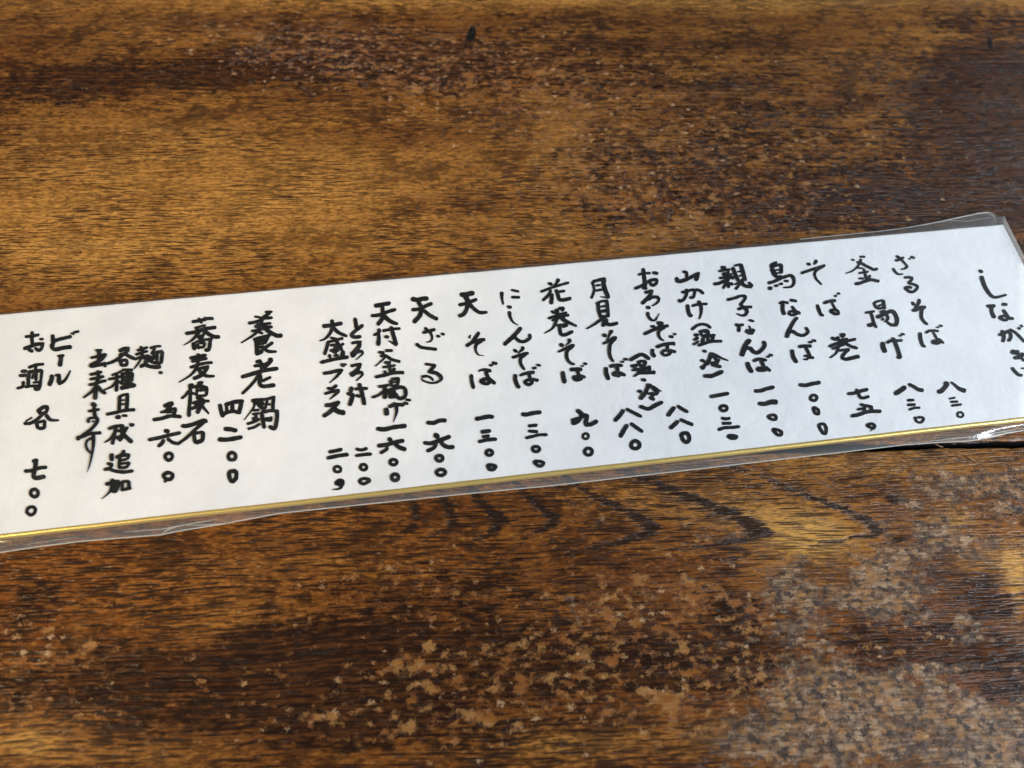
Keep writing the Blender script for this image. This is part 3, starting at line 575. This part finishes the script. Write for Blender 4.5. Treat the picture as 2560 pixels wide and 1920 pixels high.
('dish_name', 'soba kaiseki', '''K
48 690,268 800,250 920,220 1003,218;42 785,212 832,285;44 890,198 870,255;36 730,362 820,335 892,318;50 758,365 780,425;54 592,445 740,420 880,375 1045,350;54>12 792,418 700,530 560,622;58 858,398 950,460 1020,492 1098,495;36 758,492 820,480 855,468;40 775,512 855,500;38 862,440 848,495;62 708,580 725,685;36>44 735,575 850,540 990,528;54 962,535 940,680 880,695;42 768,600 790,675;40 795,592 872,580 860,640 795,655
52 778,748 792,845;54 658,815 760,795 900,768;44 680,865 770,845 912,818;44 660,955 760,920 880,890 990,878;52 782,850 752,955;54>18 772,915 720,1010 650,1080 488,1178;46 755,992 840,960 940,938;58 922,948 840,1060 708,1125;58>40 790,1008 900,1080 1022,1085
58 640,1235 705,1212;54 662,1255 660,1400 645,1580 640,1690;40 528,1420 590,1370 635,1302;40 675,1338 728,1352;42 635,1262 765,1238;46 772,1188 848,1180;52 735,1242 800,1230 918,1262;42 762,1255 750,1378;48 912,1260 900,1378;42 765,1302 885,1290;40 755,1382 895,1375;64 790,1240 870,1252;42 750,1410 865,1432;44 690,1492 800,1460 945,1458;48 680,1575 780,1530 875,1475;64 800,1425 800,1540 768,1640;54>28 815,1515 870,1570 940,1650;76 735,1522 855,1510
L;58 642,290 640,362
60 532,510 610,510 720,480 850,430 912,442;52>44 875,445 740,560 600,690 460,790;56 720,605 720,690 742,768;46 725,622 855,600;60 852,598 840,720 745,765'''),
('price', 'five thousand six hundred', '''L
60 262,212 370,170 395,190;50>40 335,228 290,290 210,305;46 245,298 350,265 448,248;48 372,180 340,285;54 442,248 410,345;36 295,312 385,300;56 102,418 240,395 360,360 522,372;60 272,583 338,592;54 32,720 180,690 340,650 512,612;56 262,718 235,770 178,818;52 318,705 400,760 480,778;o52 337,970,54,54;c56 262,1245 330,1212 392,1240 382,1290 330,1318 278,1292;40 300,1325 275,1350'''),
('note_line', 'note that noodles and various toppings can be added', '''K
38 55,662 130,640 218,633;40 130,655 78,755;48 135,732 245,708;54 242,715 220,890;38 110,735 110,835;40 165,730 155,875;52 68,785 80,885;48 95,882 215,892;52 -10,908 60,940 212,946;36 105,792 155,780;48 188,1030 238,1031
M;50 2115,340 2152,425;40 2060,398 2150,375 2220,348;40 2040,462 2130,430 2220,408;42 2020,533 2110,500 2210,478;46>22 2142,425 2110,540 2018,672;54 2128,498 2205,520 2178,585;54 2105,642 2180,610 2235,640;54 2200,620 2260,640 2330,650 2400,650;44 2200,470 2255,500 2210,575
58 1790,405 1880,370 1940,372;52 1935,378 1870,450 1792,467;52>40 1862,438 1780,520 1690,570 1605,598;54 1878,448 1950,490 2022,522;44 1782,563 1880,540 1918,558;52 1808,565 1832,628;48 1912,555 1900,612 1825,628
32 1678,770 1780,730 1840,698;42 1630,832 1740,810 1810,788;52 1750,745 1755,880 1748,1010;40>24 1742,868 1680,940 1560,994;38 1785,858 1838,905;44 1840,690 1995,690;42 1922,675 1900,762;44 1820,752 1900,740 1998,740;54 1838,755 1850,865;48 1992,735 1980,855;44 1845,802 1985,795;50 1855,852 1975,840;58 1920,735 1925,945;40 1840,902 1998,890;64 1815,965 1920,940 2035,918
54 1800,1082 1790,1310;40 1795,1092 1860,1065 1930,1052;54 1915,1055 1910,1180 1900,1290;26 1805,1152 1875,1140;30 1815,1212 1875,1200;50 1602,1358 1720,1335 1870,1300 2025,1288;62 1742,1402 1800,1395;42 1838,1375 1912,1378
N;50 1628,135 1720,100 1842,82;54 1742,105 1720,220 1688,365;48>18 1722,195 1660,280 1570,340;60 1842,75 1832,180 1890,250 1985,335;44 1762,275 1850,210 1918,105;44 1752,167 1850,150 1922,112;46 1732,245 1818,305;46 1842,255 1795,315;54 1955,72 2010,75
62 1675,510 1680,610;46 1615,652 1682,670 1635,745;52 1565,748 1640,735 1720,765 1850,782 1998,765;52 1870,458 1830,520 1742,565;52 1752,562 1850,530 1950,522;42 1942,528 1908,595;48 1802,555 1790,725;38 1795,612 1905,590;38 1795,662 1948,638;44 1948,640 1900,715;44 1782,717 1895,715
56 1590,968 1680,945 1792,918;62>10 1690,890 1680,1000 1640,1090 1528,1188;58 1782,918 1740,1062 1672,1062;42 1710,955 1720,1055;46 1842,925 1835,1060;42 1835,928 1940,917;54 1932,915 1942,1035;46 1820,1055 1970,1022
M;40 1440,395 1530,395;60 1490,392 1490,545;38>48 1365,512 1480,480 1600,457;52 1585,462 1500,550 1380,610 1358,642;54 1362,638 1480,615 1592,600;46 1568,575 1582,645
44 1355,762 1450,740 1530,718;52 1470,700 1480,805;44 1355,832 1460,810 1560,787;44 1340,918 1460,885 1592,848;52>64 1492,785 1450,900 1440,1000 1428,1130;46>28 1452,925 1370,1020 1250,1112;52 1468,935 1520,1000 1585,1045
68 1382,1198 1438,1228;42 1330,1312 1400,1300 1492,1283;54 1412,1252 1428,1380 1462,1430 1452,1500;40 1318,1462 1340,1420 1415,1408;46 1325,1438 1330,1478;28 1385,1460 1415,1470;48 1452,1488 1370,1580 1250,1670 1160,1738
N;50 1155,268 1250,245 1350,205 1512,193;58>8 1400,195 1405,330 1390,470 1350,660 1308,788;36 1382,268 1310,310 1293,380 1318,450 1372,502'''),
('dish_name', 'beer', '''M
60 790,165 800,280 780,340 830,382 940,360 1072,343;52 815,252 930,220 1072,187;30 1065,138 1115,155;38 1102,128 1188,110
42 868,482 962,473;64 922,475 900,632
64 780,770 775,830 740,925;42 830,772 905,765;62 890,768 880,888;54>24 878,902 980,840 1060,700
'''),
('dish_name', 'sake', '''M
54 485,115 480,220 492,325;44 380,192 480,180 588,162;54 358,372 450,340 550,305 658,298;50 642,305 620,370 580,398 525,360;52 420,378 490,414;40 595,230 650,225
54 320,712 400,706;48 290,777 400,770;48>40 352,862 340,940 255,970;44 428,655 540,615 655,603;44 540,615 530,725;54 440,715 420,855;54 425,722 630,698;42 632,695 612,850;54 612,845 580,972 512,976;30 500,750 480,825;52 540,715 540,845;42 375,948 480,932 620,930;54 430,835 420,935;36 495,882 588,870'''),
('note_line', 'each', '''M
58 560,1315 650,1250 728,1250;52 722,1255 680,1335 582,1342;48 580,1285 600,1355;48 665,1335 560,1430 460,1490 362,1496;26 382,1465 485,1402;62>32 688,1365 760,1440 885,1448;54 540,1465 572,1570;44 555,1482 678,1452;52 672,1455 662,1555 582,1575'''),
('price', 'seven hundred', '''N
66 540,588 532,700 505,830 540,872 675,848;52 490,622 568,603;56>50 370,770 480,760 600,720 702,710;o52 517,1098,58,56;c50 412,1340 470,1305 528,1330 518,1395 465,1428 412,1395'''),
]


def catmull(pts, closed, seg):
    out = []; m = len(pts)
    if m == 1: return pts
    rng = range(m if closed else m - 1)
    for i in rng:
        if closed: p0, p1, p2, p3 = (pts[(i + k) % m] for k in (-1, 0, 1, 2))
        else: p0, p1, p2, p3 = pts[max(i - 1, 0)], pts[i], pts[i + 1], pts[min(i + 2, m - 1)]
        for q in range(seg):
            t = q / seg
            out.append(tuple(0.5 * ((2 * p1[a]) + (-p0[a] + p2[a]) * t + (2 * p0[a] - 5 * p1[a] + 4 * p2[a] - p3[a]) * t * t + (-p0[a] + 3 * p1[a] - 3 * p2[a] + p3[a]) * t ** 3) for a in range(3)))
    if not closed: out.append(pts[-1])
    return out

def ink_line(name, text, level):
    verts, faces = [], []
    tile = TILE['A']; zi = 0
    for part in text.replace('\n', ';').split(';'):
        part = part.strip()
        if not part: continue
        if part[0] in TILE and part[1:2] in ('', ' '):
            tile = TILE[part[0]]; part = part[1:].strip()
            if not part: continue
        tk = part.split()
        closed = tk[0].startswith('c')
        if tk[0].startswith('o'):                       # ring: o<w> cx,cy,rx,ry
            wd = float(tk[0][1:]); cx, cy, rx, ry = (float(q) for q in tk[1].split(','))
            pts = [(cx + rx * math.cos(a * math.pi / 4) * random.uniform(.93, 1.05), cy + ry * math.sin(a * math.pi / 4) * random.uniform(.93, 1.05), wd) for a in range(8)]
            closed = True
        else:
            ws = tk[0].lstrip('c').split('>'); w0 = float(ws[0]); w1 = float(ws[-1])
            xy = [tuple(float(q) for q in t.split(',')) for t in tk[1:]]
            m = len(xy)
            pts = [(a, b_, w0 + (w1 - w0) * (k / max(m - 1, 1)) ** 1.3) for k, (a, b_) in enumerate(xy)]
        pts = [(tile[0] + a / TS, tile[1] + b_ / TS, ww / TS * 1.10) for a, b_, ww in pts]
        # round pen marks look rounder when a stroke's end is pulled in by half its width
        if not closed and len(pts) > 1:
            for e, o in ((0, 1), (-1, -2)):
                ax, ay, aw = pts[e]; bx, by, bw = pts[o]
                d = math.hypot(bx - ax, by - ay)
                if d > 1e-6:
                    k = min(aw * 0.30, d * 0.45) / d
                    pts[e] = (ax + (bx - ax) * k, ay + (by - ay) * k, aw)
        pl = catmull(pts, closed, 5)
        zi += 1; zz = ZP + 0.00010 + level + zi * 1.2e-6
        sd = random.uniform(0, 99)
        pl = [(a, b_, max(1.2, c * (1 + 0.13 * noise.noise(Vector((sd, k * 0.55, 0)))))) for k, (a, b_, c) in enumerate(pl)]
        m = len(pl); base = len(verts)
        for k in range(m):
            a0 = pl[(k - 1) % m] if closed else pl[max(k - 1, 0)]
            a1 = pl[(k + 1) % m] if closed else pl[min(k + 1, m - 1)]
            dx, dy = a1[0] - a0[0], a1[1] - a0[1]; d = math.hypot(dx, dy) or 1.0
            nx_, ny_ = -dy / d, dx / d; hw = pl[k][2] / 2
            for sg in (1, -1): verts.append(P(pl[k][0] + nx_ * hw * sg, pl[k][1] + ny_ * hw * sg, zz))
        for k in range(m if closed else m - 1):
            a = base + 2 * k; c_ = base + 2 * ((k + 1) % m)
            faces.append((a, a + 1, c_ + 1, c_))
        # caps and elbows
        if not closed:
            spots = {0, m - 1} | set(range(5, m - 1, 5))
            for q, k in enumerate(sorted(spots)):
                cx, cy, cw = pl[k]; bb = len(verts); rot = random.uniform(0, 1)
                for a in range(12):
                    r = cw / 2 * (random.uniform(.90, 1.07) if k in (0, m - 1) else 0.985)
                    verts.append(P(cx + r * math.cos(a * math.pi / 6 + rot), cy + r * math.sin(a * math.pi / 6 + rot), zz + (q + 1) * 1e-7))
                faces.append(tuple(range(bb, bb + 12)))
    me = pymesh(name, verts, faces, smooth=False)
    bm = bmesh.new(); bm.from_mesh(me)
    for f_ in bm.faces:
        f_.normal_update()
        if f_.normal.z < 0: f_.normal_flip()
    bm.to_mesh(me); bm.free()
    o = link(name, me, INK, card)
    return o

for i, (nm, lab, txt) in enumerate(WRITING):
    o = ink_line(nm, txt, 0.0)
    o['label'] = 'brush-written ' + ('dish name ' if nm == 'dish_name' else 'price ' if nm == 'price' else '') + lab

# ------------------------------------------------------------------ clear sleeve
def lerp_poly(pl, u):
    for (a, b_), (c_, d) in zip(pl, pl[1:]):
        if a <= u <= c_: return b_ + (d - b_) * (u - a) / (c_ - a)
    (a, b_), (c_, d) = (pl[0], pl[1]) if u < pl[0][0] else (pl[-2], pl[-1])
    return b_ + (d - b_) * (u - a) / (c_ - a)
TOPF = [(-900, 866), (0, 783), (200, 763), (700, 720), (1180, 674), (1380, 656), (1900, 608), (2200, 578), (2270, 569), (2340, 556), (2400, 543), (2450, 533), (2468, 530), (2480, 532.5), (2488, 541), (2509, 541), (2514, 550), (2560, 641), (2900, 1300)]
TOPB = [(-900, 864), (0, 781), (1180, 676), (1900, 611), (2300, 573), (2480, 556), (2509, 545), (2560, 646)]
BOTF = [(-900, 1495), (0, 1381), (100, 1366), (200, 1353.5), (300, 1345), (400, 1337), (450, 1327), (550, 1311), (625, 1297), (700, 1283), (900, 1262), (1180, 1233), (1380, 1214), (1800, 1166), (2100, 1131), (2260, 1112), (2330, 1107), (2420, 1102.5), (2450, 1098), (2500, 1086), (2560, 1076), (2640, 1060)]

sl = NT('clear_film')
lp_pos = sl.n('ShaderNodeTexCoord').outputs['Object']
haz = sl.attr('haze')
wr = sl.noise(sl.scale(lp_pos, (60, 60, 0)), 3, 0.5, dist=0.6)
wr2 = sl.noise(sl.scale(lp_pos, (300, 90, 4)), 2, 0.5)
sn = sl.bump(sl.math('ADD', wr, sl.math('MULTIPLY', wr2, sl.math('MULTIPLY', haz, 0.5))), 0.12, 0.0008)
gl = sl.n('ShaderNodeBsdfGlossy'); gl.inputs['Roughness'].default_value = 0.10; sl.put(gl.inputs['Normal'], sn); gl.inputs['Color'].default_value = (1, 1, 1, 1)
tr = sl.n('ShaderNodeBsdfTransparent'); tr.inputs['Color'].default_value = (0.985, 0.985, 0.98, 1)
df = sl.n('ShaderNodeBsdfDiffuse'); df.inputs['Color'].default_value = (0.55, 0.55, 0.53, 1)
fr = sl.n('ShaderNodeFresnel'); sl.put(fr.inputs['IOR'], sl.step(sl.n('ShaderNodeNewGeometry').outputs['Backfacing'], 0.0, 1.0, 1.45, 1 / 1.45)); sl.put(fr.inputs['Normal'], sn)
m1 = sl.n('ShaderNodeMixShader'); sl.put(m1.inputs[0], sl.math('MULTIPLY', haz, 0.13)); sl.put(m1.inputs[1], tr.outputs[0]); sl.put(m1.inputs[2], df.outputs[0])
m2 = sl.n('ShaderNodeMixShader'); sl.put(m2.inputs[0], sl.math('MULTIPLY', fr.outputs[0], 1.0)); sl.put(m2.inputs[1], m1.outputs[0]); sl.put(m2.inputs[2], gl.outputs[0])
FILM = sl.done(m2.outputs[0])

# front film: follows the face of the card and sags to its own welded rim
def film(name, top, bot, zin, zed, us, rows, hz):
    verts, faces, hv = [], [], []
    for u in us:
        vt, vb = lerp_poly(top, u), lerp_poly(bot, u)
        pt = 787 - 0.0900 * u if u < 2507 else 561.8 + (u - 2507.6) / 0.515; vt = min(vt, pt - 4); pb = 1345 - 0.1150 * u
        rowv = [vt, vt * .5 + pt * .5, pt - 2, pt + 6] + [pt + 6 + (pb - pt - 12) * r / rows for r in range(1, rows)] + [pb - 4, pb + 8, pb * .4 + vb * .6 + 3, vb]
        zs = [zed, zed * .6 + zin * .4, zin, zin] + [zin] * (rows - 1) + [zin, zin - .0001, zin * .35 + zed * .65, zed]
        hs = [1.4, 1.4, 1.3, .0] + [0] * (rows - 1) + [.0, .6, .8, 1.0]
        if u > 2508:
            hs[0:4] = [2, 2, 1.6, .1]
        for v, z, hh in zip(rowv, zs, hs):
            zz = z + 0.00012 * (noise.noise(Vector((u * .012, v * .02, 1))) + 1) * (1 if hh > .2 else .3)
            verts.append(P(u, v, zz)); hv.append(hh * hz)
    n = rows + 7
    for i in range(len(us) - 1):
        for j in range(n - 1):
            a = i * n + j; faces.append((a, a + 1, a + n + 1, a + n))
    me = pymesh(name, verts, faces)
    if sum(p.normal.z for p in me.polygons) < 0: me.flip_normals()
    at = me.attributes.new('haze', 'FLOAT', 'POINT'); at.data.foreach_set('value', hv)
    return me
us = list(range(-560, 2200, 20)) + [2200 + 4 * k for k in range(0, 91)]
# beyond the corner the rim runs down the right end
RIGHT_RIM = lambda v: 2509 + (v - 541) * 0.51
sleeve_front = film('front_film', TOPF, BOTF, ZP + .00030, 0.0009, us, 10, 1.0)
link('front_film', sleeve_front, FILM, card)

rm = NT('film_rim')
rt = rm.n('ShaderNodeBsdfTransparent')
rd = rm.bsdf(Base_Color=(0.62, 0.58, 0.52), Roughness=0.25)
mx = rm.n('ShaderNodeMixShader'); mx.inputs[0].default_value = 0.55; rm.put(mx.inputs[1], rt.outputs[0]); rm.put(mx.inputs[2], rd)
RIM = rm.done(mx.outputs[0])

def tube(name, pts, r, mat, parent, sides=6):
    verts, faces = [], []
    m = len(pts)
    for k in range(m):
        d = (pts[min(k + 1, m - 1)] - pts[max(k - 1, 0)]).normalized()
        s = d.cross(Vector((0, 0, 1))).normalized(); up = s.cross(d)
        rr = r[k] if isinstance(r, list) else r
        for q in range(sides):
            a = 2 * math.pi * q / sides
            verts.append(pts[k] + (s * math.cos(a) + up * math.sin(a)) * rr)
    for k in range(m - 1):
        for q in range(sides):
            a = k * sides + q; b_ = k * sides + (q + 1) % sides
            faces.append((a, b_, b_ + sides, a + sides))
    return link(name, pymesh(name, verts, faces), mat, parent)
low = [P(u, lerp_poly(BOTF, u), 0.00095) for u in range(-400, 2441, 20)] + [P(u, lerp_poly(BOTF, u), 0.0011) for u in range(2450, 2620, 10)]
tube('welded_rim', low, 0.00013, RIM, card)
upr = [P(u, lerp_poly(TOPF, u), 0.0010) for u in range(2000, 2460, 20)] + [P(u, lerp_poly(TOPF, u), 0.0011) for u in (2468, 2480, 2488)]
tube('welded_rim', upr, 0.00011, RIM, card)
def crease(pts, r0, z=0.0010):
    pl = [P(a, b_, z + 0.0002 * noise.noise(Vector((a * .05, b_ * .05, 0)))) for a, b_ in pts]
    fine = []
    for p, q in zip(pl, pl[1:]):
        for k in range(6): fine.append(p.lerp(q, k / 6) + Vector((0, 0.00006 * noise.noise(Vector((p.x * 900, k * .7, 0))), 0)))
    fine.append(pl[-1]); m = len(fine)
    tube('fold', fine, [r0 * (0.25 + 0.75 * math.sin(math.pi * min(1, (k + .5) / m))) for k in range(m)], RIM, card)
for pts, r0 in (([(2345, 556), (2380, 551), (2415, 553), (2450, 548), (2478, 544)], .00008), ([(2440, 532), (2470, 533), (2484, 541), (2492, 556)], .00014), ([(2347, 575), (2400, 568), (2440, 563)], .00004),
                ([(2478, 618), (2495, 603), (2507, 585)], .00009), ([(2395, 590), (2420, 584), (2438, 580)], .00005),
                ([(2325, 1103), (2375, 1097), (2415, 1093), (2440, 1092), (2500, 1080), (2560, 1070)], .00013), ([(2425, 1102), (2470, 1095), (2520, 1083), (2560, 1076)], .00012), ([(2500, 1079), (2520, 1081), (2540, 1078)], .00016),
                ([(310, 1330), (360, 1326), (412, 1322), (440, 1316), (480, 1309), (520, 1302), (545, 1297)], .00012), ([(405, 1333), (420, 1324), (445, 1316)], .00012), ([(465, 1313), (490, 1313), (550, 1310), (585, 1306)], .00010),
                ([(1700, 1160), (1800, 1149), (1900, 1138)], .00004), ([(60, 1362), (130, 1351), (200, 1342)], .00005)):
    crease(pts, r0)
rgt = [P(2509 + k * 4, 541 + k * 8, 0.0011) for k in range(0, 60)]
tube('welded_rim', rgt, 0.00012, RIM, card)
